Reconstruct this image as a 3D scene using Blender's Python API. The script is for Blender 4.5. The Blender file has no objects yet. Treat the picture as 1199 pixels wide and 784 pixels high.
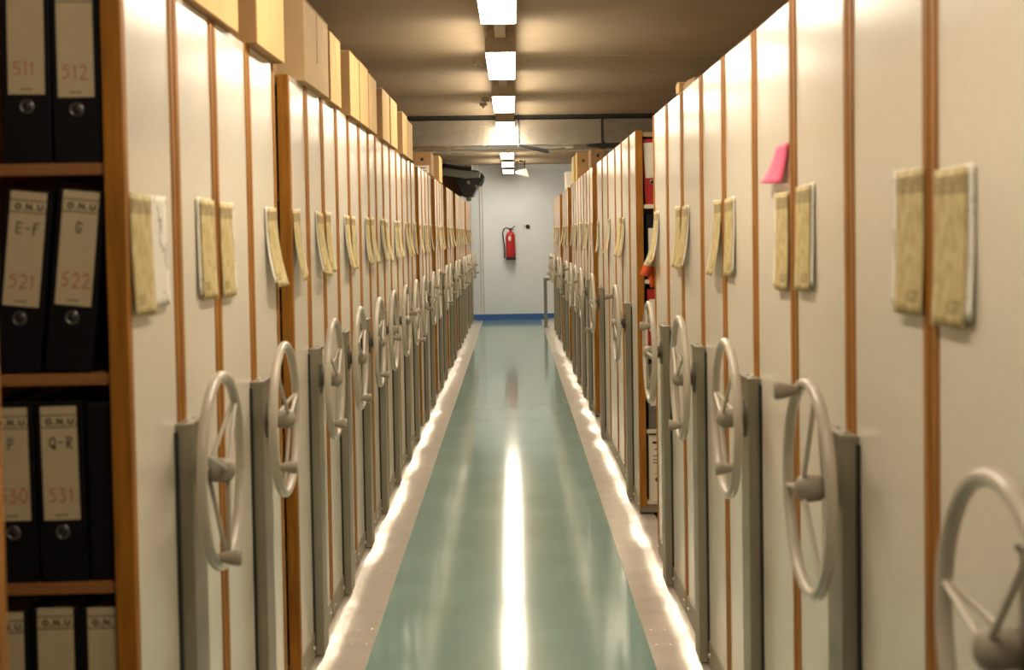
import bpy, math, random
from mathutils import Vector, Matrix
random.seed(7)
C = bpy.context.scene.collection
PI = math.pi
XL, XR, TOP = -0.671, 0.605, 1.892      # planes of the two rows of end panels, height of the units

# ------------------------------------------------------------------ materials
def mat(name, col, rough=0.5, metal=0.0, spec=0.5, coat=0.0, var=0.0, vscale=8.0, bump=0.0, bscale=60.0, stretch=(1, 1, 1), col2=None, emit=None, estr=0, bdist=0.002):
    m = bpy.data.materials.new(name); m.use_nodes = True
    nt = m.node_tree; N = nt.nodes; L = nt.links
    b = N['Principled BSDF']
    b.inputs['Base Color'].default_value = (*col, 1); b.inputs['Roughness'].default_value = rough
    b.inputs['Metallic'].default_value = metal; b.inputs['Specular IOR Level'].default_value = spec
    b.inputs['Coat Weight'].default_value = coat; b.inputs['Coat Roughness'].default_value = 0.12
    if emit:
        b.inputs['Emission Color'].default_value = (*emit, 1); b.inputs['Emission Strength'].default_value = estr
    if var or bump:
        tc = N.new('ShaderNodeTexCoord'); mp = N.new('ShaderNodeMapping'); mp.inputs['Scale'].default_value = stretch
        L.new(tc.outputs['Object'], mp.inputs['Vector'])
    if var:
        n = N.new('ShaderNodeTexNoise'); n.inputs['Scale'].default_value = vscale; n.inputs['Detail'].default_value = 5
        L.new(mp.outputs[0], n.inputs['Vector'])
        r = N.new('ShaderNodeValToRGB')
        c2 = col2 or tuple(c * (1 - var) for c in col)
        r.color_ramp.elements[0].position = 0.3; r.color_ramp.elements[0].color = (*c2, 1)
        r.color_ramp.elements[1].position = 0.7; r.color_ramp.elements[1].color = (*col, 1)
        L.new(n.outputs['Fac'], r.inputs[0]); L.new(r.outputs[0], b.inputs['Base Color'])
    if bump:
        n2 = N.new('ShaderNodeTexNoise'); n2.inputs['Scale'].default_value = bscale; n2.inputs['Detail'].default_value = 3
        L.new(mp.outputs[0], n2.inputs['Vector'])
        bp = N.new('ShaderNodeBump'); bp.inputs['Strength'].default_value = bump; bp.inputs['Distance'].default_value = bdist
        L.new(n2.outputs['Fac'], bp.inputs['Height']); L.new(bp.outputs[0], b.inputs['Normal'])
    return m

M = dict(
    laminate=mat('laminate', (0.80, 0.745, 0.63), 0.20, spec=0.55, var=0.04, vscale=40, bump=0.10, bscale=220, bdist=0.001),
    edging=mat('wood_edging', (0.44, 0.175, 0.016), 0.55, spec=0.3, var=0.45, vscale=9, stretch=(6, 6, 0.6)),
    shelfwood=mat('shelf_wood', (0.36, 0.15, 0.045), 0.5, var=0.3, vscale=9, stretch=(0.6, 6, 6)),
    carcass=mat('carcass_wood', (0.40, 0.27, 0.14), 0.6, var=0.2, vscale=5),
    paleshelf=mat('pale_shelf', (0.72, 0.66, 0.50), 0.5),
    post=mat('grey_post', (0.270, 0.245, 0.175), 0.40, metal=0.1, var=0.08, vscale=12),
    wheel=mat('wheel_enamel', (0.47, 0.425, 0.345), 0.28, spec=0.5, coat=0.2),
    knob=mat('knob_plastic', (0.30, 0.26, 0.20), 0.45),
    darkmetal=mat('dark_metal', (0.02, 0.018, 0.015), 0.5),
    discgrey=mat('disc_grey', (0.085, 0.075, 0.055), 0.5),
    bolt=mat('bolt_steel', (0.55, 0.52, 0.45), 0.3, metal=0.8),
    green=mat('green_floor', (0.265, 0.420, 0.385), 0.10, spec=0.45, var=0.16, vscale=2.2, bump=0.015, bscale=7, coat=0.0),
    platform=mat('platform_board', (0.55, 0.30, 0.09), 0.5, var=0.2, vscale=6),
    ceiling=mat('ceiling_board', (0.40, 0.31, 0.20), 0.9, var=0.12, vscale=3, bump=0.3, bscale=90),
    wall=mat('wall_paint', (0.82, 0.91, 0.99), 0.7, var=0.05, vscale=3, bump=0.25, bscale=70),
    blue=mat('blue_skirting', (0.03, 0.14, 0.42), 0.35),
    card=mat('cardboard', (0.66, 0.43, 0.17), 0.75, var=0.12, vscale=14, stretch=(1, 1, 0.3)),
    tancard=mat('tan_cardboard', (0.52, 0.36, 0.18), 0.8, var=0.1, vscale=14),
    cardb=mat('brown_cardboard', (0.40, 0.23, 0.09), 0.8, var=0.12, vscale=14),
    cardd=mat('dark_cardboard', (0.22, 0.12, 0.05), 0.8, var=0.12, vscale=14),
    yellowcard=mat('yellow_board', (0.65, 0.46, 0.06), 0.6),
    black=mat('black_binder_board', (0.0045, 0.0042, 0.006), 0.5, spec=0.3),
    red=mat('red_binder_board', (0.42, 0.020, 0.015), 0.45),
    greyb=mat('grey_binder_board', (0.22, 0.19, 0.14), 0.6, var=0.3, vscale=60),
    label=mat('spine_label_paper', (0.58, 0.47, 0.29), 0.7, var=0.1, vscale=30),
    labelw=mat('white_label_paper', (0.80, 0.74, 0.60), 0.7),
    ink=mat('black_ink', (0.03, 0.025, 0.02), 0.7), redink=mat('red_ink', (0.50, 0.10, 0.045), 0.7),
    greenink=mat('green_ink', (0.05, 0.10, 0.03), 0.7),
    ring=mat('ring_metal', (0.35, 0.33, 0.33), 0.3, metal=0.9),
    white_paper=mat('white_paper', (0.84, 0.82, 0.74), 0.7),
    pink=mat('pink_note', (0.95, 0.13, 0.26), 0.6),
    orange=mat('orange_paper', (0.95, 0.16, 0.04), 0.6),
    housing=mat('lamp_housing', (0.52, 0.42, 0.30), 0.5),
    diffuser=mat('lamp_diffuser', (0.9, 0.9, 0.85), 0.5, emit=(1.0, 0.86, 0.675), estr=19.0),
    dimdiffuser=mat('dim_lamp_diffuser', (0.9, 0.9, 0.85), 0.5, emit=(1.0, 0.84, 0.64), estr=14.0),  # unseen nearest fitting, dimmed to balance the near panels and left bay
    duct=mat('galvanised_duct', (0.62, 0.58, 0.49), 0.24, metal=0.8, var=0.18, vscale=14, bump=0.25, bscale=14, bdist=0.004),
    extred=mat('extinguisher_red', (0.50, 0.02, 0.025), 0.3, coat=0.3),
    rubber=mat('black_rubber', (0.015, 0.015, 0.015), 0.6),
    whiteplastic=mat('white_plastic', (0.75, 0.73, 0.68), 0.4),
    greymetal=mat('painted_grey_metal', (0.22, 0.23, 0.20), 0.45, metal=0.3),
)

def sheet_material():
    m = bpy.data.materials.new('yellowed_form'); m.use_nodes = True
    nt = m.node_tree; N = nt.nodes; L = nt.links; b = N['Principled BSDF']; b.inputs['Roughness'].default_value = 0.7
    tc = N.new('ShaderNodeTexCoord'); sep = N.new('ShaderNodeSeparateXYZ'); L.new(tc.outputs['Object'], sep.inputs[0])
    def math_(op, a, bb=None, c=None):
        n = N.new('ShaderNodeMath'); n.operation = op
        for i, v in enumerate((a, bb, c)):
            if v is None: continue
            if isinstance(v, (int, float)): n.inputs[i].default_value = v
            else: L.new(v, n.inputs[i])
        return n.outputs[0]
    z = sep.outputs['Z']; y = sep.outputs['Y']
    n = N.new('ShaderNodeTexNoise'); n.inputs['Scale'].default_value = 14; n.inputs['Detail'].default_value = 4
    mp = N.new('ShaderNodeMapping'); mp.inputs['Scale'].default_value = (1, 3.0, 2.5); L.new(tc.outputs['Object'], mp.inputs[0]); L.new(mp.outputs[0], n.inputs['Vector'])
    r = N.new('ShaderNodeValToRGB'); L.new(n.outputs['Fac'], r.inputs[0])
    r.color_ramp.elements[0].position = 0.35; r.color_ramp.elements[0].color = (0.50, 0.38, 0.15, 1)
    r.color_ramp.elements[1].position = 0.65; r.color_ramp.elements[1].color = (0.68, 0.58, 0.30, 1)
    # printed ruling of the form: fine rows and columns
    rows = math_('LESS_THAN', math_('FRACT', math_('MULTIPLY', z, 160.0)), 0.16)
    cols = math_('LESS_THAN', math_('FRACT', math_('MULTIPLY', y, 45.0)), 0.10)
    grid = math_('MULTIPLY', math_('MAXIMUM', rows, cols), 0.35)
    # printed header block and footer stamp
    n3 = N.new('ShaderNodeTexNoise'); n3.inputs['Scale'].default_value = 260; L.new(tc.outputs['Object'], n3.inputs['Vector'])
    txt = math_('GREATER_THAN', n3.outputs['Fac'], 0.52)
    head = math_('MULTIPLY', math_('MULTIPLY', math_('GREATER_THAN', z, -0.036), math_('LESS_THAN', z, -0.010)), math_('ADD', math_('MULTIPLY', txt, 0.45), 0.25))
    foot = math_('MULTIPLY', math_('MULTIPLY', math_('LESS_THAN', z, -0.180), math_('GREATER_THAN', z, -0.200)),
                 math_('MULTIPLY', math_('MULTIPLY', math_('GREATER_THAN', y, -0.055), math_('LESS_THAN', y, 0.0)), math_('MULTIPLY', txt, 0.95)))
    fac = math_('MINIMUM', math_('ADD', math_('ADD', grid, head), foot), 1.0)
    mx = N.new('ShaderNodeMixRGB'); mx.inputs[2].default_value = (0.16, 0.10, 0.04, 1)
    L.new(fac, mx.inputs[0]); L.new(r.outputs[0], mx.inputs[1]); L.new(mx.outputs[0], b.inputs['Base Color'])
    return m
M['form'] = sheet_material()
def kerb_material():
    m = mat('kerb_metal', (0.82, 0.75, 0.66), 0.29, metal=0.65, spec=0.6, var=0.12, vscale=9, bump=0.5, bscale=6.0, bdist=0.010)
    return m
M['kerb'] = kerb_material()
def white_form():
    m = bpy.data.materials.new('printed_white_form'); m.use_nodes = True
    nt = m.node_tree; N = nt.nodes; L = nt.links; b = N['Principled BSDF']; b.inputs['Roughness'].default_value = 0.7
    tc = N.new('ShaderNodeTexCoord'); a = N.new('ShaderNodeTexNoise'); a.inputs['Scale'].default_value = 300; L.new(tc.outputs['Object'], a.inputs['Vector'])
    c = N.new('ShaderNodeTexNoise'); c.inputs['Scale'].default_value = 24; L.new(tc.outputs['Object'], c.inputs['Vector'])
    g1 = N.new('ShaderNodeMath'); g1.operation = 'GREATER_THAN'; g1.inputs[1].default_value = 0.50; L.new(a.outputs['Fac'], g1.inputs[0])
    g2 = N.new('ShaderNodeMath'); g2.operation = 'GREATER_THAN'; g2.inputs[1].default_value = 0.60; L.new(c.outputs['Fac'], g2.inputs[0])
    mu = N.new('ShaderNodeMath'); mu.operation = 'MULTIPLY'; L.new(g1.outputs[0], mu.inputs[0]); L.new(g2.outputs[0], mu.inputs[1])
    mx = N.new('ShaderNodeMixRGB'); mx.inputs[1].default_value = (0.82, 0.79, 0.70, 1); mx.inputs[2].default_value = (0.30, 0.27, 0.22, 1)
    L.new(mu.outputs[0], mx.inputs[0]); L.new(mx.outputs[0], b.inputs['Base Color'])
    return m
M['white_form'] = white_form()

# ------------------------------------------------------------------ mesh helpers
class MB:
    def __init__(s): s.v = []; s.f = []; s.sm = []; s.mi = []; s.cur = 0
    def add(s, vs, fs, smooth=False):
        o = len(s.v); s.v += [tuple(v) for v in vs]
        s.f += [tuple(i + o for i in f) for f in fs]; s.sm += [smooth] * len(fs); s.mi += [s.cur] * len(fs)
        return s
    def box(s, x0, x1, y0, y1, z0, z1):
        if x0 > x1: x0, x1 = x1, x0
        if y0 > y1: y0, y1 = y1, y0
        vs = [(x, y, z) for z in (z0, z1) for y in (y0, y1) for x in (x0, x1)]
        return s.add(vs, [(0, 2, 3, 1), (4, 5, 7, 6), (0, 1, 5, 4), (2, 6, 7, 3), (0, 4, 6, 2), (1, 3, 7, 5)])
    def tube(s, pts, r, n=10, cap=True):
        pts = [Vector(p) for p in pts]; rs = r if isinstance(r, (list, tuple)) else [r] * len(pts)
        vs = []; up = None
        for i, p in enumerate(pts):
            t = (pts[min(i + 1, len(pts) - 1)] - pts[max(i - 1, 0)]).normalized()
            if up is None: up = t.orthogonal().normalized()
            up = (up - t * up.dot(t)).normalized(); w = t.cross(up)
            for k in range(n):
                a = 2 * PI * k / n; vs.append(p + (up * math.cos(a) + w * math.sin(a)) * rs[i])
        fs = [(i * n + k, i * n + (k + 1) % n, (i + 1) * n + (k + 1) % n, (i + 1) * n + k) for i in range(len(pts) - 1) for k in range(n)]
        s.add(vs, fs, True)
        if cap:
            o = len(pts) - 1
            s.add(vs[:n], [tuple(range(n))[::-1]]); s.add(vs[o * n:], [tuple(range(n))])
        return s
    def lathe(s, prof, axis='X', n=28, c=(0, 0, 0)):
        # prof: (distance along axis, radius)
        vs = []
        for (a, r) in prof:
            for k in range(n):
                t = 2 * PI * k / n; u, w = r * math.cos(t), r * math.sin(t)
                p = {'X': (a, u, w), 'Y': (u, a, w), 'Z': (u, w, a)}[axis]
                vs.append((p[0] + c[0], p[1] + c[1], p[2] + c[2]))
        fs = [(i * n + k, i * n + (k + 1) % n, (i + 1) * n + (k + 1) % n, (i + 1) * n + k) for i in range(len(prof) - 1) for k in range(n)]
        return s.add(vs, fs, True)
    def torus(s, R, r, n=64, m=14, axis='X', c=(0, 0, 0)):
        vs = []
        for i in range(n):
            a = 2 * PI * i / n
            for j in range(m):
                b = 2 * PI * j / m; q = R + r * math.cos(b); h = r * math.sin(b)
                p = {'X': (h, q * math.cos(a), q * math.sin(a)), 'Y': (q * math.cos(a), h, q * math.sin(a))}[axis]
                vs.append((p[0] + c[0], p[1] + c[1], p[2] + c[2]))
        fs = [(i * m + j, ((i + 1) % n) * m + j, ((i + 1) % n) * m + (j + 1) % m, i * m + (j + 1) % m) for i in range(n) for j in range(m)]
        return s.add(vs, fs, True)
    def prism(s, poly, axis, a0, a1):
        n = len(poly)
        def P(u, w, a): return {'X': (a, u, w), 'Y': (u, a, w), 'Z': (u, w, a)}[axis]
        vs = [P(u, w, a0) for u, w in poly] + [P(u, w, a1) for u, w in poly]
        return s.add(vs, [tuple(range(n))[::-1], tuple(range(n, 2 * n))] + [(i, (i + 1) % n, n + (i + 1) % n, n + i) for i in range(n)])
    def mesh(s, name, mats):
        me = bpy.data.meshes.new(name); me.from_pydata(s.v, [], s.f)
        for m in (mats if isinstance(mats, (list, tuple)) else [mats]): me.materials.append(M[m])
        me.polygons.foreach_set('use_smooth', s.sm); me.polygons.foreach_set('material_index', s.mi)
        me.update()
        import bmesh as _b
        bm = _b.new(); bm.from_mesh(me); _b.ops.recalc_face_normals(bm, faces=bm.faces); bm.to_mesh(me); bm.free()
        return me
def link(name, me, parent=None, loc=(0, 0, 0), rot=(0, 0, 0), bevel=0):
    o = bpy.data.objects.new(name, me); C.objects.link(o); o.parent = parent; o.location = loc; o.rotation_euler = rot
    if bevel:
        b = o.modifiers.new('bevel', 'BEVEL'); b.width = bevel; b.segments = 2; b.limit_method = 'ANGLE'
    return o
def part(name, mb, m, parent, bevel=0, loc=(0, 0, 0), rot=(0, 0, 0), label=None):
    o = link(name, mb.mesh(name, m), parent, loc, rot, bevel)
    if label: o['label'] = label
    return o
def struct(name, mb, m, bevel=0):
    o = link(name, mb.mesh(name, m), None, bevel=bevel); o['kind'] = 'structure'; return o
def tag(o, label, cat, group=None):
    o['label'] = label; o['category'] = cat
    if group: o['group'] = group
    return o
def thing(name, label, cat, loc=(0, 0, 0), rot=(0, 0, 0), group=None):
    o = bpy.data.objects.new(name, None); C.objects.link(o); o.location = loc; o.rotation_euler = rot; o.empty_display_size = 0.1
    return tag(o, label, cat, group)
ORD = ['', 'first', 'second', 'third', 'fourth', 'fifth', 'sixth', 'seventh', 'eighth', 'ninth', 'tenth', 'eleventh', 'twelfth', 'thirteenth', 'fourteenth',
       'fifteenth', 'sixteenth', 'seventeenth', 'eighteenth', 'nineteenth', 'twentieth', 'twenty-first', 'twenty-second', 'twenty-third', 'twenty-fourth']

# ------------------------------------------------------------------ the room
YB = 23.2; CEIL = 2.53; WX = 3.3; Y0 = -2.2
struct('floor', MB().box(-0.500, 0.440, Y0, YB, -0.05, 0.0), 'green')
struct('floor_left', MB().box(-WX, -0.74, Y0, YB, -0.05, 0.0), 'platform')
struct('floor_right', MB().box(0.67, WX, Y0, YB, -0.05, 0.0), 'platform')
def kerb(inner, edge, outer, seams, seed):
    """flat plate beside the green floor whose edge curls up a little towards the units"""
    rnd = random.Random(seed); mb = MB(); ys = [Y0] + seams + [YB]; sg = 1 if outer > inner else -1
    for a, b in zip(ys[:-1], ys[1:]):
        n = max(8, int((b - a) / 0.06)); prof = []
        kn = [0] + [rnd.uniform(-1, 1) for _ in range(int((b - a) / 0.45) + 1)] + [0]
        def wave(f):
            q = f * (len(kn) - 1); k = min(int(q), len(kn) - 2); u = q - k; u = u * u * (3 - 2 * u)
            return kn[k] * (1 - u) + kn[k + 1] * u
        wob = [wave(min(i / (n + 2), 1)) * 0.85 + rnd.uniform(-0.3, 0.3) * math.sin(PI * min(i / (n + 2), 1)) for i in range(n + 3)]
        rows = []
        for i in range(n + 1):
            y = a + 0.0015 + (b - a - 0.003) * i / n
            w = (wob[i] + wob[i + 1] + wob[i + 2]) / 3
            sl = 0.285 + 0.10 * w; st = edge - sg * (0.080 + 0.018 * w)
            us = [inner, inner + (st - inner) * 0.5, st, st + (edge - st) * 0.35, st + (edge - st) * 0.7, edge, outer]
            L_ = abs(edge - st)
            hs = [0.003, 0.003 + 0.0008 * w, 0.0035, 0.0035 + sl * L_ * 0.24, 0.0035 + sl * L_ * 0.62, 0.0035 + sl * L_ * 0.92, 0.0035 + sl * L_ * 0.95]
            rows.append([(u, y, min(h, 0.0275)) for u, h in zip(us, hs)])
        vs = [v for r in rows for v in r]; m = 7
        mb.add(vs, [(i * m + j, i * m + j + 1, (i + 1) * m + j + 1, (i + 1) * m + j) for i in range(n) for j in range(m - 1)], True)
        mb.box(inner, outer, a + 0.0015, b - 0.0015, -0.05, 0.0025)
        for y in (a + 0.09, b - 0.09, (a + b) / 2):
            for x in (inner + sg * 0.025, inner + sg * 0.075): mb.lathe([(0.003, 0.006), (0.0045, 0.005), (0.0045, 0.0)], 'Z', 10, (x, y, 0))
    return mb
struct('trim_1', kerb(-0.500, -0.668, -0.740, [2.9, 4.95, 6.9, 8.9, 10.9, 12.9, 14.9, 17.1, 19.2, 21.2], 1), 'kerb')
struct('trim_2', kerb(0.440, 0.602, 0.670, [2.85, 4.85, 6.75, 8.65, 10.8, 12.8, 14.8, 17.0, 19.2, 21.2], 2), 'kerb')
struct('ceiling', MB().box(-WX, WX, Y0, YB, CEIL, CEIL + 0.1), 'ceiling')
struct('wall_back', MB().box(-WX, WX, YB, YB + 0.15, -0.05, CEIL + 0.1), 'wall')
struct('wall_front', MB().box(-WX, WX, Y0 - 0.15, Y0, -0.05, CEIL + 0.1), 'wall')
struct('wall_left', MB().box(-WX - 0.15, -WX, Y0 - 0.15, YB + 0.15, -0.05, CEIL + 0.1), 'wall')
struct('wall_right', MB().box(WX, WX + 0.15, Y0 - 0.15, YB + 0.15, -0.05, CEIL + 0.1), 'wall')
struct('baseboard_back', MB().prism([(YB, 0.0), (YB - 0.035, 0.0), (YB - 0.012, 0.012), (YB - 0.008, 0.10), (YB, 0.10)], 'X', -0.66, 0.80), 'blue')
# ceiling board joints: thin raised cover strips
cb = MB()
for y in (1.6, 4.1, 6.6, 9.1, 11.6, 16.6, 19.1, 21.6): cb.box(-WX, WX, y, y + 0.012, CEIL - 0.003, CEIL)
struct('trim_3', cb, 'ceiling')

# ------------------------------------------------------------------ mobile shelving units
def wheel_meshes(s):
    # local: hub axis along X, outward = s; post face at x = 0, rim plane at x = s*0.047
    W = 0.047 * s
    d = {}
    d['rim'] = MB().torus(0.190, 0.0110, 72, 14, 'X', (W, 0, 0)).mesh('hand_wheel', 'wheel')
    d['hub'] = MB().lathe([(W - s * 0.030, 0.0), (W - s * 0.030, 0.021), (W - s * 0.012, 0.024), (W - s * 0.004, 0.0245), (W + s * 0.004, 0.0255), (W + s * 0.012, 0.0240), (W + s * 0.019, 0.0195), (W + s * 0.024, 0.0120), (W + s * 0.026, 0.0)], 'X').mesh('hub', 'knob')
    d['disc'] = MB().lathe([(0, 0.0), (0, 0.048), (s * 0.004, 0.048), (s * 0.006, 0.043), (s * 0.006, 0.024), (s * 0.024, 0.022), (s * 0.024, 0.0)], 'X').mesh('backing_disc', 'discgrey')
    mb = MB()
    mb.tube([(W - s * 0.027, 0, 0.018), (W - s * 0.004, 0, 0.184)], 0.0048, 8)
    mb.tube([(W + s * 0.010, 0, 0.020), (W + s * 0.002, 0, 0.184)], 0.0048, 8)
    d['spoke'] = mb.mesh('spoke', 'wheel')
    d['knob'] = MB().lathe([(W + s * 0.004, 0.0), (W + s * 0.004, 0.0085), (W + s * 0.014, 0.0095), (W + s * 0.034, 0.0150), (W + s * 0.046, 0.0170), (W + s * 0.050, 0.0155), (W + s * 0.050, 0.0)], 'X', 20, (0, 0, 0.181)).mesh('crank_knob', 'knob')
    return d
WM = {1: wheel_meshes(1), -1: wheel_meshes(-1)}

def unit(side, y0, c, y1, n, knob, gap_near=False, gap_far=False, wheel=True, note=''):
    s = 1 if side == 'left' else -1; X = XL if side == 'left' else XR
    clock = '' if knob is None else {0: 'at the top', 1: 'high on the far side', 2: 'low on the far side', 3: 'at the bottom', 4: 'low on the near side', 5: 'high on the near side'}[int(((knob + 30) % 360) // 60)]
    lab = f'white shelving unit, {ORD[n]} from camera in {side} row' + (f', crank knob {clock}' if wheel else ', without hand wheel')
    if note: lab = note
    t = thing('mobile_shelving_unit', lab, 'mobile shelving unit', (X, c, 0), group=f'mobile shelving units in the {side} row')
    a, b = y0 - c, y1 - c; g = 0.005; th = 0.030; ew = 0.029; cg = 0.005
    for (p, q) in ((a + g, -cg), (cg, b - g)):
        ep = part('end_panel', MB().box(0, -s * th, p + ew, q - ew, 0.06, TOP), 'laminate', t, 0.0008)
        part('wood_edging', MB().box(s * 0.0035, -s * (th + 0.001), p, p + ew, 0.06, TOP).box(s * 0.0035, -s * (th + 0.001), q - ew, q, 0.06, TOP), 'edging', ep, 0.0015)
    D = 2.35
    mb = MB()
    mb.box(-s * (th + 0.002), -s * D, a + 0.012, b - 0.012, TOP - 0.03, TOP - 0.008)
    mb.box(-s * (th + 0.002), -s * D, -0.012, 0.012, 0.07, TOP - 0.03)
    mb.box(-s * (D - 0.03), -s * D, a + 0.012, b - 0.012, 0.07, TOP - 0.03)
    if gap_near or gap_far: mb.box(-s * 1.02, -s * 1.045, a + 0.012, b - 0.012, 0.07, TOP - 0.03)
    part('carcass', mb, 'carcass', t)
    part('base_frame', MB().box(-s * 0.006, -s * D, a + 0.02, b - 0.02, 0.030, 0.068), 'post', t)
    part('kick_plate', MB().box(s * 0.004, -s * 0.004, a + 0.012, b - 0.012, 0.030, 0.105), 'post', t, 0.001)
    bl = MB()
    for y in (a + 0.06, -0.09, 0.10, b - 0.06):
        bl.lathe([(s * 0.004, 0.008), (s * 0.009, 0.007), (s * 0.010, 0.0)], 'X', 10, (0, y, 0.062))
    part('bolts', bl, 'bolt', t)
    shelfm = 'shelfwood' if side == 'left' else 'paleshelf'
    for side_gap, ya, yb in ((gap_near, a + 0.014, -0.014), (gap_far, 0.014, b - 0.014)):
        if side_gap:
            for z in (1.534, 1.169, 0.803, 0.437, 0.090):
                part('shelf', MB().box(-s * (th + 0.003), -s * (1.018), ya, yb, z - 0.020, z), shelfm, t, 0.001)
    pw = 0.062
    if wheel:
        po = MB()
        po.box(0, s * 0.030, -pw, pw, 0.031, 1.028)
        po.box(s * 0.0302, s * 0.0315, -pw * 0.98, -pw * 0.55, 0.031, 1.0)      # folded lip of the channel
        p = part('guide_post', po, 'post', t, 0.0012, (0, 0.008, 0))
        part('post_cap', MB().box(-s * 0.0, s * 0.034, -pw - 0.003, pw + 0.003, 1.028, 1.036).lathe([(1.036, 0.004), (1.039, 0.003), (1.039, 0)], 'Z', 8, (s * 0.016, -0.03, 0)).lathe([(1.036, 0.004), (1.039, 0.003), (1.039, 0)], 'Z', 8, (s * 0.016, 0.03, 0)), 'post', p)
        part('screw', MB().lathe([(s * 0.030, 0.005), (s * 0.033, 0.004), (s * 0.033, 0)], 'X', 8, (0, -0.02, 0.17)), 'bolt', p)
        part('shadow_strip', MB().box(0, s * 0.006, -pw - 0.012, -pw + 0.001, 0.04, 1.02), 'rubber', p)  # black strip standing in for the shadow line beside the post
        wm = WM[s]
        w = link('hand_wheel', wm['rim'], t, (s * 0.030, 0.012, 0.932), (-math.radians(knob), 0, 0))
        link('backing_disc', wm['disc'], w, (0, 0, 0)); link('hub', wm['hub'], w)
        link('crank_knob', wm['knob'], w)
        for k in (40, 160, 280): link('spoke', wm['spoke'], w, (0, 0, 0), (math.radians(k), 0, 0))
    return t

L_UNITS = [  # y0, centre, y1, knob angle (0 = top, clockwise towards the far end), gap_near, gap_far
    (1.06, 1.46, 1.87, None, 0, 1), (2.48, 2.872, 3.250, 208, 1, 0), (3.250, 3.672, 4.085, 236, 0, 1), (4.325, 4.700, 5.089, 222, 1, 0),
    (5.089, 5.495, 5.896, 217, 0, 0), (5.896, 6.304, 6.708, 222, 0, 0), (6.708, 7.065, 7.458, 262, 0, 0), (7.458, 7.870, 8.304, 80, 0, 0),
    (8.304, 8.720, 9.147, 165, 0, 0), (9.147, 9.510, 9.920, 100, 0, 1), (10.20, 10.62, 11.04, 300, 1, 0), (11.04, 11.45, 11.86, 30, 0, 1),
    (12.35, 12.77, 13.18, 140, 1, 0), (13.18, 13.58, 13.98, 120, 0, 1), (14.60, 15.00, 15.40, 80, 1, 0), (15.40, 15.80, 16.20, 140, 0, 1),
    (16.90, 17.30, 17.70, 130, 1, 0), (17.70, 18.10, 18.50, 60, 0, 0), (18.50, 18.90, 19.30, 200, 0, 0), (19.30, 19.70, 20.10, 90, 0, 1),
    (20.60, 21.00, 21.40, 150, 1, 0), (21.40, 21.80, 22.20, 90, 0, 0), (22.20, 22.60, 23.00, 140, 0, 0)]
R_UNITS = [
    (1.03, 1.53, 2.035, 120, 0, 0), (2.035, 2.53, 3.035, 18, 0, 0), (3.035, 3.52, 4.035, 236, 0, 0), (4.035, 4.51, 5.030, 222, 0, 0),
    (5.030, 5.51, 6.040, 308, 0, 1), (6.880, 7.31, 7.820, 42, 1, 0), (7.820, 8.31, 8.950, None, 0, 0), (8.950, 9.49, 10.10, 175, 0, 1),
    (10.60, 11.05, 11.50, 60, 1, 0), (11.50, 12.00, 12.50, 150, 0, 0), (12.50, 13.00, 13.50, 40, 0, 0), (13.50, 14.00, 14.50, 210, 0, 1),
    (15.30, 15.75, 16.20, 90, 1, 0), (16.20, 16.65, 17.10, 160, 0, 1), (17.90, 18.40, 18.85, 30, 1, 0), (18.85, 19.30, 19.75, 120, 0, 0),
    (19.75, 20.20, 20.65, 240, 0, 0)]
for side, U in (('left', L_UNITS), ('right', R_UNITS)):
    for i, (y0, c, y1, k, gn, gf) in enumerate(U):
        unit(side, y0, c, y1, i + 1, k, gn, gf, wheel=k is not None,
             note='nearest left shelving unit, a pale sliver at the frame edge' if (side == 'left' and i == 0) else '')

# ------------------------------------------------------------------ A5 contents sheets hung on the end panels
def paper(side, w, h, curl, rnd, dx=0.0):
    s = 1 if side == 'left' else -1
    nu, nv = 6, 14; vs = []
    for j in range(nv + 1):
        v = j / nv
        for i in range(nu + 1):
            u = i / nu - 0.5
            out = 0.0015 + dx + curl * v ** 2.2 + 0.0006 * math.sin(5 * v + rnd * 6) * (0.3 + abs(u)) + curl * 0.25 * v * u * math.sin(rnd * 9)
            vs.append((s * max(out, 0.001 + dx), u * w, -v * h))
    fs = [(j * (nu + 1) + i, j * (nu + 1) + i + 1, (j + 1) * (nu + 1) + i + 1, (j + 1) * (nu + 1) + i) for j in range(nv) for i in range(nu)]
    return MB().add(vs, fs, True)
def sheet(side, y, n, half, toward, curl=None, tilt=0.0, off=0.022):
    X = (XL + 0.0015) if side == 'left' else (XR - 0.0015)
    rnd = random.random(); curl = 0.012 + 0.022 * rnd if curl is None else curl
    t = thing('contents_sheet', f'yellowed sheet on {half} half of {ORD[n]} shelving unit, {side} row', 'paper sheet',
              (X, y, 1.487 + random.uniform(-0.006, 0.004)), (tilt, 0, 0), f'contents sheets on the {side} row')
    p = part('white_sheet', paper(side, 0.148, 0.208, curl * 0.9, rnd), 'white_form', t, loc=(0, toward * off, 0.002), rot=(toward * 0.012, 0, 0), label='white sheet behind the yellowed one')
    q = part('yellow_sheet', paper(side, 0.147, 0.218, curl, rnd, 0.0022), 'form', t, label='yellowed printed form')
    for o in (p, q):
        m = o.modifiers.new('thick', 'SOLIDIFY'); m.thickness = 0.0004
    return t
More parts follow.
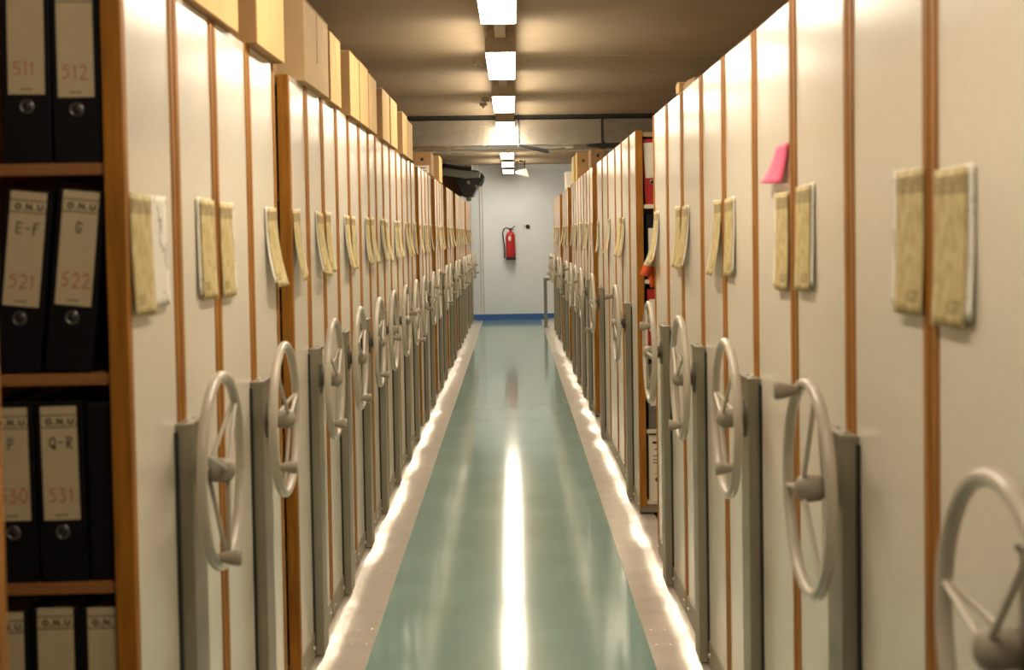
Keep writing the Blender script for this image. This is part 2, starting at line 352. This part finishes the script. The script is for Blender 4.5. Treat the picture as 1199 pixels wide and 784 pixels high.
for side, U in (('left', L_UNITS), ('right', R_UNITS)):
    for i, (y0, c, y1, k, gn, gf) in enumerate(U):
        if side == 'left' and i == 0: continue
        far_curl = 0.006 if i < 3 else None
        if not (side == 'right' and i in (7,)) :
            yn = y0 + 0.075 + 0.018
            if side == 'left' and i == 1: yn = 2.578
            if not (side == 'right' and i == 0) and not (side == 'right' and i == 5): sheet(side, yn + random.uniform(0, 0.02), i + 1, 'near', 1, far_curl, random.uniform(-0.02, 0.03), 0.118 if (side, i) == ('left', 1) else 0.024)
        if not (side == 'left' and i == 1 and False):
            sheet(side, y1 - 0.1 - random.uniform(0, 0.02), i + 1, 'far', -1, 0.03 if (side, i) in (('left', 2), ('right', 3)) else far_curl, random.uniform(-0.03, 0.02))
# pink sticky note
pk = MB(); n = 8; vs = []
for j in range(n + 1):
    v = j / n
    a = (3.215 + 0.105 * v, 1.588 - 0.078 * v); b = (3.075 + 0.030 * v, 1.592 - 0.090 * v)
    for i in range(5):
        u = i / 4; out = 0.002 + 0.020 * v * v * (1 - 0.4 * u)
        vs.append((-out, a[0] * (1 - u) + b[0] * u - 3.15, a[1] * (1 - u) + b[1] * u - 1.59))
pk.add(vs, [(j * 5 + i, j * 5 + i + 1, (j + 1) * 5 + i + 1, (j + 1) * 5 + i) for j in range(n) for i in range(4)], True)
o = link('sticky_note', pk.mesh('sticky_note', 'pink'), None, (XR - 0.002, 3.15, 1.59)); tag(o, 'bright pink sticky note above the sheets on the right row', 'sticky note')
o.modifiers.new('thick', 'SOLIDIFY').thickness = 0.0004
# loose strips hanging out of the open right bay
def strip(name, label, pts, wv, m, cat='paper sheet', m2=None):
    mb = MB(); vs = []
    for (x, y, z) in pts: vs += [(x - wv[0] / 2, y - wv[1] / 2, z), (x + wv[0] / 2, y + wv[1] / 2, z + wv[2])]
    fs = [(2 * i, 2 * i + 1, 2 * i + 3, 2 * i + 2) for i in range(len(pts) - 1)]
    mb.add(vs, fs, True)
    if m2: mb.mi[-2:] = [1, 1]
    o = link(name, mb.mesh(name, [m, m2] if m2 else m)); tag(o, label, cat); o.modifiers.new('thick', 'SOLIDIFY').thickness = 0.0005
    return o
strip('folded_sheet', 'curled white sheet with orange tip beside the open right bay', [(0.628, 6.043, 1.475), (0.628, 6.045, 1.455), (0.624, 6.06, 1.40), (0.610, 6.07, 1.34), (0.594, 6.07, 1.29), (0.580, 6.07, 1.262), (0.570, 6.07, 1.236), (0.562, 6.07, 1.218)], (0.046, 0.02, -0.012), 'white_form', m2='orange')
strip('orange_tab', 'orange paper tab hanging behind the curled white sheet in right row', [(0.632, 6.043, 1.34), (0.628, 6.07, 1.30), (0.590, 6.10, 1.26), (0.600, 6.12, 1.22), (0.606, 6.12, 1.185), (0.610, 6.12, 1.160)], (0.040, 0.02, 0.01), 'orange', 'paper tab')

# ------------------------------------------------------------------ binders
STROKES = {
    '0': [[(.5, 1), (.1, .75), (.1, .25), (.5, 0), (.9, .25), (.9, .75), (.5, 1)]], '1': [[(.3, .75), (.55, 1), (.5, 0)]],
    '2': [[(.1, .8), (.4, 1), (.8, .85), (.7, .5), (.1, 0), (1, .03)]], '3': [[(.15, .95), (.8, .9), (.45, .55), (.85, .35), (.6, 0), (.1, .1)]],
    '4': [[(.5, 1), (.1, .4), (.95, .42)], [(.7, .75), (.6, 0)]], '5': [[(.9, 1), (.3, .97), (.2, .58), (.7, .6), (.8, .2), (.4, 0), (.1, .1)]],
    'E': [[(.9, 1), (.2, 1), (.15, 0), (.85, 0)], [(.18, .5), (.7, .52)]], 'F': [[(.9, 1), (.25, .97), (.15, 0)], [(.2, .5), (.7, .52)]],
    'G': [[(.9, .8), (.5, 1), (.1, .6), (.2, .1), (.6, 0), (.85, .4), (.5, .42)]], 'P': [[(.2, 0), (.3, 1), (.8, .95), (.85, .6), (.25, .45)]],
    'Q': [[(.5, 1), (.1, .7), (.15, .2), (.5, 0), (.9, .3), (.85, .8), (.5, 1)], [(.5, .3), (.95, -.1)]], 'R': [[(.2, 0), (.3, 1), (.8, .95), (.8, .6), (.25, .5), (.9, 0)]],
    '-': [[(.1, .5), (.8, .52)]], '.': [[(.4, 0), (.6, 0.02)]], 'O': [[(.5, 1), (.1, .75), (.1, .25), (.5, 0), (.9, .25), (.9, .75), (.5, 1)]],
    'N': [[(.1, 0), (.1, 1), (.9, 0), (.9, 1)]], 'U': [[(.1, 1), (.12, .25), (.5, 0), (.88, .25), (.9, 1)]], 'M': [[(.05, 0), (.1, 1), (.5, .4), (.9, 1), (.95, 0)]]}
def write(text, x0, z0, cw, ch, lw, y, gapf=0.28, mb=None, jit=0.0):
    mb = mb or MB(); x = x0
    for chh in text:
        wd = cw * (0.35 if chh == '.' else 0.6 if chh in '-1' else 1)
        for st in STROKES.get(chh, []):
            pts = [(x + (p[0] + random.uniform(-jit, jit)) * wd, z0 + (p[1] + random.uniform(-jit, jit)) * ch) for p in st]
            for (ax, az), (bx, bz) in zip(pts[:-1], pts[1:]):
                dx, dz = bx - ax, bz - az; l = math.hypot(dx, dz) or 1e-6
                nx, nz = -dz / l * lw / 2, dx / l * lw / 2; ex, ez = dx / l * lw * .4, dz / l * lw * .4
                mb.add([(ax - ex + nx, y, az - ez + nz), (ax - ex - nx, y, az - ez - nz), (bx + ex - nx, y, bz + ez - nz), (bx + ex + nx, y, bz + ez + nz)], [(0, 1, 2, 3)])
        x += wd + cw * gapf
    return mb
def binder(label, x, y, z, m='black', lean=0.0, number='', letter='', lm='label', lx=0.0, header=True, labz=(0.115, 0.314), group=None, w=0.080, lw=0.031, htxt='O.N.U.'):
    """origin: bottom centre of the spine; spine faces -Y"""
    t = thing('lever_arch_binder', label, 'binder', (x, y, z), (0, lean, 0), group)
    h, d = 0.318, 0.285
    mb = MB(); mb.box(-w / 2, w / 2, 0, 0.004, 0, h)
    mb.box(-w / 2, -w / 2 + 0.003, 0.002, d, 0, h); mb.box(w / 2 - 0.003, w / 2, 0.002, d, 0, h)
    part('cover', mb, m, t, 0.001)
    part('papers', MB().box(-w / 2 + 0.006, w / 2 - 0.006, 0.03, d - 0.01, 0.006, h - 0.012), 'white_paper', t)
    part('finger_ring', MB().torus(0.0105, 0.0017, 28, 8, 'Y', (lx, -0.0005, labz[0] - 0.021)), 'ring', t)
    part('finger_hole', MB().lathe([(-0.0006, 0.0), (-0.0006, 0.0098), (0.0, 0.0098)], 'Y', 20, (lx, 0, labz[0] - 0.021)), 'darkmetal', t)
    z0, z1 = labz
    lb = part('spine_label', MB().box(lx - lw, lx + lw, -0.0012, 0, z0, z1), lm, t)
    ink = MB()
    if header:
        ink.box(lx - lw + 0.0005, lx + lw - 0.0005, -0.0015, -0.0011, z1 - 0.0160, z1 - 0.0142); ink.box(lx - lw + 0.0005, lx + lw - 0.0005, -0.0015, -0.0011, z1 - 0.0372, z1 - 0.0354)
        write(htxt, lx - lw + 0.009, z1 - 0.0310, 0.0098, 0.0095, 0.0028, -0.0016, 0.30, ink)
    if letter: write(letter, lx - 0.006 - 0.006 * (len(letter) - 1), z1 - 0.073, 0.0125, 0.019, 0.0024, -0.0016, 0.35, ink, 0.06)
    if header or letter: part('printed_lettering', ink, 'ink', lb)
    if number: part('red_number', write(number, lx - lw + 0.008, z0 + 0.032, 0.0145, 0.024, 0.0021, -0.0016, 0.22, None, 0.07), 'redink', lb)
    sm = MB()
    for k in range(5): sm.box(lx - 0.011 + 0.0045 * k, lx - 0.0078 + 0.0045 * k, -0.0015, -0.0011, z0 + 0.007, z0 + 0.0095 + 0.001 * (k % 2))
    part('maker_mark', sm, 'greenink', lb)
    return t
BY = 2.500
G = 'black binders in the open left bay'
zr = [1.534, 1.169, 0.803, 0.437]
binder('black binder numbered 512, beside the wooden frame on the top visible shelf', -0.750, BY, zr[0], number='512', group=G, labz=(0.114, 0.314))
binder('black binder numbered 511, left of binder 512', -0.836, BY, zr[0], number='511', group=G, labz=(0.120, 0.318), header=False, lean=0.01)
binder('leaning black binder labelled G and numbered 522', -0.778, BY, zr[1] + 0.0045, lean=0.105, number='522', letter='G', group=G)
binder('leaning black binder labelled E-F and numbered 521', -0.868, BY, zr[1] + 0.0045, lean=0.105, number='521', letter='E-F', group=G)
binder('black binder labelled Q-R and numbered 531', -0.793, BY, zr[2], lean=-0.012, number='531', letter='Q-R', group=G, labz=(0.110, 0.309))
binder('black binder labelled P and numbered 530', -0.879, BY, zr[2], lean=-0.008, number='530', letter='P', group=G, labz=(0.110, 0.308))
binder('black binder numbered 542 on the lowest visible shelf', -0.812, BY, zr[3], number='542', group=G, labz=(0.122, 0.321))
binder('black binder numbered 541 at the lower left frame edge', -0.900, BY, zr[3], number='541', group=G, labz=(0.115, 0.315), lean=0.006)
binder('narrow black binder half hidden behind the wooden frame, lowest visible shelf', -0.7375, BY, zr[3], number='54', group=G, labz=(0.122, 0.320), lx=0.006, w=0.066, lw=0.0245, htxt='O.N.')
# unlabelled black binder squeezed against the frame on the third shelf
t = thing('document_case', 'plain black case between binder 531 and the wooden frame', 'document case', (-0.728, BY + 0.004, zr[2]))
part('case_body', MB().box(-0.022, 0.022, 0, 0.27, 0, 0.312), 'black', t, 0.003)
part('case_lid', MB().box(-0.023, 0.023, 0.001, 0.272, 0.296, 0.314), 'black', t, 0.002)

# open right bay (unit starting at 6.88)
G2 = 'binders in the open right bay'; RY = 6.905
binder('red binder with long white label, top of the open right bay', 0.690, RY, 1.534, 'red', number='', lm='labelw', header=False, labz=(0.130, 0.300), group=G2, lean=-0.06)
binder('black binder on the second shelf of the open right bay', 0.692, RY, 1.169, 'black', number='', lm='labelw', header=False, labz=(0.140, 0.250), group=G2)
binder('red binder behind the hand wheel in the open right bay', 0.692, RY, 0.803, 'red', lm='labelw', header=False, labz=(0.115, 0.270), group=G2)
binder('grey mottled binder on the fourth shelf of the open right bay', 0.692, RY, 0.437, 'greyb', lm='labelw', header=False, labz=(0.115, 0.240), group=G2)
t = binder('white binder with black print at the foot of the open right bay', 0.690, RY, 0.090, 'labelw', lm='labelw', header=False, labz=(0.120, 0.300), group=G2)
ink = MB()
for (u, v, ww, hh) in ((-0.022, 0.275, 0.04, 0.012), (-0.01, 0.245, 0.012, 0.006), (-0.02, 0.215, 0.035, 0.004), (-0.02, 0.195, 0.03, 0.004), (-0.02, 0.180, 0.03, 0.004)):
    ink.box(u, u + ww, -0.0018, -0.0012, v, v + hh)
part('printed_lettering', ink, 'ink', t)
for k, (z, m, what) in enumerate(((1.534, 'red', 'red'), (1.169, 'black', 'black'), (0.803, 'black', 'black'), (0.437, 'greyb', 'grey'), (0.090, 'black', 'black'))):
    where = ['top', 'second', 'third', 'fourth', 'lowest'][k]
    binder(f'{what} binder deeper in on the {where} shelf of the open right bay', 0.780, RY, z, m, lm='labelw', header=False, group=G2)

# ------------------------------------------------------------------ cardboard boxes on top of the left row
def cbox(label, x0, x1, y0, y1, h, m, yaw=0.0, hole=False, labelpatch=False, lid=True, group='cardboard boxes on top of the left row', name='cardboard_box', z=None):
    cx, cy = (x0 + x1) / 2, (y0 + y1) / 2; a, b = abs(x1 - x0) / 2, (y1 - y0) / 2
    t = thing(name, label, 'box', (cx, cy, TOP + 0.001 if z is None else z), (0, 0, yaw), group)
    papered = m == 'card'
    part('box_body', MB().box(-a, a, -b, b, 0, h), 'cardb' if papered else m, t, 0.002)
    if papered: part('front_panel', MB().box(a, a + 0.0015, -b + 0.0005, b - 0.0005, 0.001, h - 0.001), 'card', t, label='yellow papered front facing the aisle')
    if lid:
        part('top_flap', MB().box(-a - 0.001, a + 0.0015, -b - 0.001, -0.002, h, h + 0.004).box(-a - 0.001, a + 0.0015, 0.002, b + 0.001, h, h + 0.004), m, t)
        part('side_seam', MB().box(a, a + 0.0022, -0.004, 0.004, h * 0.35, h) if x0 < 0 else MB().box(-a - 0.0006, -a, -0.012, 0.012, 0, h), m, t)
    if hole:
        part('finger_hole', MB().lathe([(-b - 0.0012, 0.0), (-b - 0.0012, 0.014), (-b, 0.014)], 'Y', 20, (0, 0, h * 0.68)), 'darkmetal', t)
    if labelpatch:
        lp = part('white_label', MB().box(-a * 0.8, a * 0.8, -b - 0.0012, -b, h * 0.1, h * 0.42), 'labelw', t)
        part('label_print', MB().box(-a * 0.3, a * 0.4, -b - 0.0016, -b - 0.0012, h * 0.30, h * 0.335).box(-a * 0.5, a * 0.5, -b - 0.0016, -b - 0.0012, h * 0.18, h * 0.2), 'ink', lp)
    return t
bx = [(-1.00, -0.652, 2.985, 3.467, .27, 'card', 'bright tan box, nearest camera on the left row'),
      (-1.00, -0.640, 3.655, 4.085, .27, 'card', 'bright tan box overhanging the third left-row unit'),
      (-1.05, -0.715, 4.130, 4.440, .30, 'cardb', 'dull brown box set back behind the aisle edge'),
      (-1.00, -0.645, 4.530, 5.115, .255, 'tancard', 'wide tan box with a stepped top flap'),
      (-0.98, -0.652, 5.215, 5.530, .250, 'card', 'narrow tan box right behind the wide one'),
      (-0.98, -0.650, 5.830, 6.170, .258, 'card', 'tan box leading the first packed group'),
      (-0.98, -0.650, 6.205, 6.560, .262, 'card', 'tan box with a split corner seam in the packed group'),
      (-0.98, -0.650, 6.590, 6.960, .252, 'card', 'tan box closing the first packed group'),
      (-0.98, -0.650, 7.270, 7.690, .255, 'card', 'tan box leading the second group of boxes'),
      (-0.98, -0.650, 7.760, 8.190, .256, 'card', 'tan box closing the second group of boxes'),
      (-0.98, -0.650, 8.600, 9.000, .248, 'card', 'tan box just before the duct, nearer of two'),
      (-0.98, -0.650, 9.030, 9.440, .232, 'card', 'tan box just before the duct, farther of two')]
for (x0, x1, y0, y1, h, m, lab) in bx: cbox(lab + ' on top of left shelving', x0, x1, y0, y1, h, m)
cbox('brown box with finger hole and white label on far left shelving', -0.80, -0.657, 11.70, 12.10, 0.190, 'cardb', hole=True, labelpatch=True, lid=False)
cbox('small brown box behind the labelled box on left shelving', -0.78, -0.660, 13.05, 13.62, 0.235, 'card', lid=False)
GR = 'boxes on top of the right row'
cbox('dark box file with finger hole on right shelving, nearer of two', 0.615, 0.720, 11.0, 11.35, 0.155, 'cardd', hole=True, lid=False, group=GR, name='box_file')
cbox('brown box file with finger hole on right shelving, farther of two', 0.600, 0.712, 13.0, 13.35, 0.248, 'cardb', hole=True, lid=False, group=GR, name='box_file')
cbox('tall yellow folder box standing on far right shelving', 0.612, 0.70, 13.9, 14.45, 0.265, 'yellowcard', lid=False, group=GR, name='box_file')
cbox('pale grey box farthest away on right shelving', 0.612, 0.70, 16.0, 16.5, 0.20, 'labelw', lid=False, group=GR, name='box_file')
# torn cardboard scraps lying on the right row
o = part('cardboard_scrap', MB().prism([(0, 0), (0.30, 0.0), (0.31, 0.016), (0.20, 0.024), (0.0, 0.014)], 'X', 0, 0.14), 'cardb', None, 0.001, (0.607, 4.68, TOP + 0.001))
tag(o, 'flat torn cardboard scrap on top of the right row', 'cardboard')
o = part('cardboard_scrap', MB().prism([(0, 0), (0.08, 0), (0.10, 0.030), (0.05, 0.042), (-0.01, 0.034)], 'X', 0, 0.05), 'card', None, 0.001, (0.600, 5.06, TOP + 0.001))
tag(o, 'small crumpled tan cardboard corner on top of the right row', 'cardboard')

# ------------------------------------------------------------------ ceiling lights
ZL = 2.36; LX = -0.048
dome = [(-0.080, ZL + 0.052), (-0.079, ZL + 0.075), (-0.066, ZL + 0.105), (-0.045, ZL + 0.124), (-0.028, ZL + 0.130), (0.028, ZL + 0.130), (0.045, ZL + 0.124), (0.066, ZL + 0.105), (0.079, ZL + 0.075), (0.080, ZL + 0.052)]
diff = [(-0.079, ZL + 0.004), (-0.079, ZL + 0.0515), (0.079, ZL + 0.0515), (0.079, ZL + 0.004), (0.074, ZL), (-0.074, ZL)]
ys = [0.62, 2.92, 5.22, 7.56, 9.97, 12.25, 14.55, 16.90, 19.10, 21.30]
wheres = ['overhead just before the nearest shelving', 'nearest camera, over the first shelving units', 'cut by the top edge of the photograph', 'first whole one below the top edge', 'second whole one below the top edge', 'right in front of the silver duct',
          'hidden behind the silver duct', 'first one beyond the duct', 'middle one of three beyond the duct', 'last one before the end wall']
me_d = MB().prism([(u, w) for u, w in dome], 'Y', 0, 1.32); me_f = MB().prism(diff, 'Y', 0.004, 1.316)
cap = [(-0.0795, ZL - 0.001), (-0.080, ZL + 0.052)] + dome[1:-1] + [(0.080, ZL + 0.052), (0.0795, ZL - 0.001)]
mh = me_d.mesh('housing', 'housing'); mf = me_f.mesh('diffuser', 'diffuser'); mf0 = me_f.mesh('diffuser', 'dimdiffuser')
mc = MB().prism(cap, 'Y', -0.004, 0.0035).mesh('end_cap', 'housing'); mc2 = MB().prism(cap, 'Y', 1.3165, 1.324).mesh('end_cap', 'housing')
for y, wh in zip(ys, wheres):
    t = thing('ceiling_light', 'lit fluorescent ceiling fitting, ' + wh, 'ceiling light', (LX, y, 0), group='fluorescent fittings above the aisle')
    h = link('housing', mh, t, bevel=0.002); link('diffuser', mf0 if y < 1 else mf, t); link('end_cap', mc, t); link('end_cap', mc2, t)
t = thing('light_trunking', 'narrow metal trunking linking the ceiling lights', 'trunking', (LX, 0, 0))
part('trunking_channel', MB().box(-0.028, 0.028, Y0 + 0.1, YB - 0.3, ZL + 0.131, CEIL - 0.0005), 'housing', t)
for a, b in zip([y + 1.32 for y in ys[:-1]], ys[1:]):
    if a < 13.6 < b: continue      # the duct fills this gap
    part('joiner_channel', MB().box(-0.028, 0.028, a + 0.002, b - 0.002, ZL + 0.075, ZL + 0.131), 'housing', t)
for (x, y) in ((-0.20, 9.3), (-0.21, 11.9), (-0.23, 12.3)):
    o = part('ceiling_sensor', MB().box(-0.03, 0.03, -0.05, 0.05, -0.03, 0).box(-0.012, 0.012, -0.02, 0.02, -0.045, -0.03), 'housing', None, 0.003, (x, y, CEIL - 0.0005))
    tag(o, {9.3: 'small brown ceiling box beside the first whole light', 11.9: 'small brown ceiling box beside the second whole light', 12.3: 'small brown ceiling box nearest the duct'}[y], 'ceiling sensor')

# ------------------------------------------------------------------ duct and things around it
t = thing('air_duct', 'galvanised metal air duct crossing under the ceiling', 'duct', (0, 13.6, 2.246))
xs = [-3.2, -2.1, -1.0, -0.25, 0.86, 1.9, 3.2]
for a, b in zip(xs[:-1], xs[1:]):
    sec = part('duct_section', MB().box(a + 0.004, b - 0.004, 0, 0.80, 0, 0.243), 'duct', t, 0.004)
for x in xs[1:-1]: part('seam_flange', MB().box(x - 0.008, x + 0.008, -0.008, 0.808, -0.008, 0.2440), 'duct', t)
o = struct('trim_4', MB().box(-3.2, 3.2, 13.57, 13.60, 2.497, CEIL - 0.001), 'darkmetal')  # black strip stands in for the dark, shaded slot above the duct
o = part('duct_hanger', MB().box(-0.011, 0.011, -0.010, 0.0, -0.29, 0.0), 'darkmetal', None, 0, (0.872, 13.57, CEIL - 0.001)); tag(o, 'black vertical hanger strap in front of the duct, right side', 'hanger')
t = thing('blade_fan', 'dark ceiling rod ending in one long slanted black blade before the duct', 'ceiling fan', (0.079, 13.50, 2.235))
part('drop_rod', MB().tube([(0, 0, 0), (0, 0, CEIL - 2.236)], 0.006), 'rubber', t)
part('blade', MB().prism([(-0.01, -0.012), (0.02, -0.014), (0.27, -0.078), (0.285, -0.062), (0.26, -0.040), (0.02, 0.010), (-0.01, 0.008)], 'Y', -0.03, 0.03), 'rubber', t, 0.004)
part('hub_cap', MB().lathe([(-0.014, 0.0), (-0.014, 0.013), (0.012, 0.013), (0.016, 0.0)], 'Z', 16), 'whiteplastic', t)
t = thing('pipe_run', 'thin pale pipe with a small box running beneath the duct', 'pipe', (0, 13.9, 2.212))
part('pipe', MB().tube([(-2.8, 0, 0), (2.8, 0, 0)], 0.014), 'whiteplastic', t)
part('junction_box', MB().box(-0.045, 0.0, -0.03, 0.03, -0.024, 0.024), 'whiteplastic', t, 0.004)
part('pipe_clip', MB().box(0.50, 0.53, -0.02, 0.02, -0.02, 0.026), 'whiteplastic', t)
part('pipe_clip', MB().box(-0.62, -0.59, -0.02, 0.02, -0.02, 0.026), 'whiteplastic', t)
t = thing('roof_beam_bracket', 'black steel bar under the duct above the right row', 'bar', (0.72, 13.50, 2.236))
part('bar', MB().prism([(0, 0), (0.10, 0.012), (1.2, 0.02), (1.2, -0.045), (0.12, -0.03), (0.0, -0.015)], 'Y', -0.02, 0.02), 'darkmetal', t)
part('bar_clamp', MB().box(0.14, 0.17, -0.022, 0.022, -0.04, 0.03), 'darkmetal', t)

# ------------------------------------------------------------------ far end wall
t = thing('fire_extinguisher', 'red fire extinguisher hung on the white end wall', 'fire extinguisher', (-0.032, YB - 0.09, 0.985))
part('cylinder', MB().lathe([(0.035, 0.0), (0.035, 0.076), (0.06, 0.078), (0.36, 0.078), (0.41, 0.070), (0.44, 0.050), (0.455, 0.026), (0.47, 0.020), (0.47, 0.0)], 'Z', 32), 'extred', t)
part('base_ring', MB().lathe([(0.0, 0.0), (0.0, 0.079), (0.040, 0.080), (0.040, 0.0)], 'Z', 32), 'rubber', t)
v = part('valve', MB().lathe([(0.47, 0.0), (0.47, 0.018), (0.51, 0.018), (0.515, 0.0)], 'Z', 16), 'darkmetal', t)
part('lever', MB().prism([(-0.03, 0.505), (0.02, 0.515), (0.075, 0.555), (0.08, 0.545), (0.03, 0.500), (0.06, 0.500), (0.06, 0.490), (-0.03, 0.490)], 'Y', -0.010, 0.010), 'darkmetal', v)
part('hose', MB().tube([(-0.015, -0.01, 0.50), (-0.06, -0.02, 0.52), (-0.105, -0.02, 0.50), (-0.125, -0.02, 0.44), (-0.120, -0.01, 0.36), (-0.105, 0, 0.26), (-0.098, 0, 0.14), (-0.100, 0, 0.03)], [0.010] * 6 + [0.012, 0.014], 12), 'rubber', t)
lb = MB()
vs = []
for k in range(7):
    a = math.radians(-118 + k * 6); vs += [(0.0785 * math.cos(a), 0.0785 * math.sin(a), 0.31), (0.0785 * math.cos(a), 0.0785 * math.sin(a), 0.38)]
lb.add(vs, [(2 * i, 2 * i + 2, 2 * i + 3, 2 * i + 1) for i in range(6)], True)
part('label_marks', lb, 'whiteplastic', t, label='pale printed marks on the red cylinder')
part('wall_bracket', MB().box(-0.02, 0.02, 0.07, 0.0899, 0.30, 0.44), 'greymetal', t)
t = thing('wall_socket', 'small black and white socket right of the fire extinguisher', 'socket', (0.225, YB - 0.001, 1.52))
part('plate', MB().box(-0.052, -0.018, -0.012, 0, -0.035, 0.035), 'whiteplastic', t, 0.003)
part('round_button', MB().lathe([(0, 0.034), (-0.030, 0.032), (-0.034, 0.0)], 'Y', 20, (0.025, 0, 0)), 'rubber', t)
for x, w in ((-0.520, 'left'), (-0.478, 'right')):
    t = thing('wall_conduit', f'{w} one of two thin vertical pipes on the end wall', 'conduit', (x, YB - 0.016, 0.10), group='thin pipes on the end wall')
    part('pipe', MB().tube([(0, 0, 0), (0, 0, CEIL - 0.102)], 0.008), 'whiteplastic', t)
    part('pipe_clip', MB().box(-0.012, 0.012, -0.010, 0.0155, 1.0, 1.02), 'whiteplastic', t)
t = thing('guard_rail', 'grey metal rail with one post by the end of the right row', 'rail', (0.478, 21.2, 0))
part('rail_post', MB().box(-0.025, 0.025, -0.025, 0.025, 0.004, 0.700), 'greymetal', t, 0.004)
part('top_rail', MB().box(-0.025, 0.40, -0.025, 0.025, 0.700, 0.740), 'greymetal', t, 0.004)
part('foot_plate', MB().box(-0.045, 0.045, -0.045, 0.045, 0.0035, 0.010), 'greymetal', t)
t = thing('rail_stand', 'outer grey rail leg', 'rail', (0, 0, 0)) if False else None
part('rail_post', MB().box(0.36, 0.40, -0.020, 0.020, 0.004, 0.700), 'greymetal', bpy.data.objects['guard_rail'], 0.004)
t = thing('spotlight', 'small grey spotlight on a bracket near the last ceiling light', 'spotlight', (0.15, 21.9, CEIL))
part('bracket', MB().box(-0.07, -0.055, -0.01, 0.01, -0.14, 0).box(0.05, 0.065, -0.01, 0.01, -0.14, 0).box(-0.07, 0.065, -0.01, 0.01, -0.03, -0.018).box(-0.03, 0.03, -0.03, 0.03, -0.018, -0.001), 'rubber', t)
part('lamp_head', MB().add([(-0.085, -0.06, -0.17), (0.085, -0.06, -0.12), (0.13, -0.06, -0.265), (-0.075, -0.06, -0.205), (-0.085, 0.12, -0.17), (0.085, 0.12, -0.12), (0.13, 0.12, -0.265), (-0.075, 0.12, -0.205)],
     [(0, 1, 2, 3), (4, 7, 6, 5), (0, 4, 5, 1), (1, 5, 6, 2), (2, 6, 7, 3), (3, 7, 4, 0)]), 'whiteplastic', t, 0.01)
# dark ventilation unit over the far left row
t = thing('ventilation_unit', 'black ventilation unit with pipes above far end of left row', 'ventilation unit', (-0.80, 21.6, 2.0))
part('main_hopper', MB().prism([(-0.05, 0.27), (0.36, 0.33), (0.40, 0.27), (0.36, 0.20), (0.27, 0.10), (0.21, -0.02), (0.06, -0.02), (0.02, 0.08), (-0.02, 0.17)], 'Y', -0.1, 0.6), 'rubber', t, 0.01)
part('cross_duct', MB().prism([(-0.40, 0.40), (-0.40, 0.32), (0.10, 0.245), (0.32, 0.255), (0.34, 0.335), (-0.10, 0.39)], 'Y', -0.16, 0.10), 'greymetal', t, 0.012)
part('rear_duct', MB().box(-0.9, 0.20, 0.25, 0.7, 0.34, 0.47), 'greymetal', t, 0.01)
part('rear_panel', MB().box(-0.9, 0.10, 0.3, 0.5, 0.0, 0.34), 'cardd', t, 0.01)
part('upper_pipe', MB().tube([(-1.0, -0.05, 0.455), (-0.20, -0.05, 0.450), (0.05, -0.05, 0.40), (0.20, -0.05, 0.40)], 0.030, 12), 'rubber', t)
part('upper_pipe', MB().tube([(-0.28, -0.10, 0.50), (-0.28, -0.10, 0.42), (-0.20, -0.10, 0.36)], 0.030, 12), 'rubber', t)
part('lower_pipe', MB().tube([(-1.0, -0.1, 0.36), (-0.36, -0.1, 0.335), (0.05, -0.12, 0.255)], 0.022, 12), 'rubber', t)
part('elbow_pipe', MB().tube([(0.10, -0.02, 0.34), (0.28, -0.02, 0.33), (0.345, -0.02, 0.29), (0.35, 0, 0.22), (0.31, 0, 0.14)], 0.042, 14), 'rubber', t)
part('gauge', MB().lathe([(-0.13, 0.0), (-0.13, 0.030), (-0.09, 0.032)], 'Y', 20, (0.145, 0, 0.185)), 'greyb', t, label='dull grey round gauge')
part('gauge', MB().lathe([(-0.13, 0.0), (-0.13, 0.020), (-0.09, 0.022)], 'Y', 20, (0.265, 0, 0.130)), 'greyb', t, label='dull grey round gauge')
part('drain_cup', MB().lathe([(-0.09, 0.0), (-0.09, 0.035), (-0.02, 0.045)], 'Z', 20, (0.15, 0, 0.0)), 'greyb', t)
part('hanger_rod', MB().tube([(-0.30, 0.05, 0.40), (-0.30, 0.05, 0.529)], 0.012, 8), 'rubber', t)
# bay shelf contents further back on the left: nothing is visible there, the aisles between units stay empty

# ------------------------------------------------------------------ camera
rows = ((0.99924, 0.0157, -0.0354), (-0.036, 0.038, -0.9987), (-0.0143, 0.9991, 0.0385))
F = 1665.0
P = (660.0, 338.0); ZV = (600.0, 274.0); VV = (1289.0, 42000.0)
zf = Vector((ZV[0] - P[0], -(ZV[1] - P[1]), -F)).normalized()
dn = Vector((VV[0] - P[0], -(VV[1] - P[1]), -F)); dn = (dn - zf * dn.dot(zf)).normalized(); up = -dn
rt = zf.cross(up)
R = Matrix((rt, zf, up))             # camera space -> world
cam = bpy.data.cameras.new('camera'); co = bpy.data.objects.new('camera', cam); C.objects.link(co)
co.matrix_world = Matrix.Translation((0, 0, 1.40)) @ R.to_4x4()
cam.sensor_width = 36; cam.sensor_fit = 'HORIZONTAL'; cam.lens = F * 36 / 1199
cam.shift_x = (599.5 - P[0]) / 1199; cam.shift_y = (P[1] - 392) / 1199
cam.clip_start = 0.05
cam.dof.use_dof = True; cam.dof.focus_distance = 11.0; cam.dof.aperture_fstop = 5.6
bpy.context.scene.camera = co
# ------------------------------------------------------------------ world and view
w = bpy.data.worlds.new('world'); bpy.context.scene.world = w; w.use_nodes = True
w.node_tree.nodes['Background'].inputs[0].default_value = (0.05, 0.045, 0.04, 1); w.node_tree.nodes['Background'].inputs[1].default_value = 0.2
vs_ = bpy.context.scene.view_settings
vs_.view_transform = 'Standard'; vs_.look = 'None'; vs_.gamma = 1; vs_.use_curve_mapping = False; vs_.exposure = 0.70
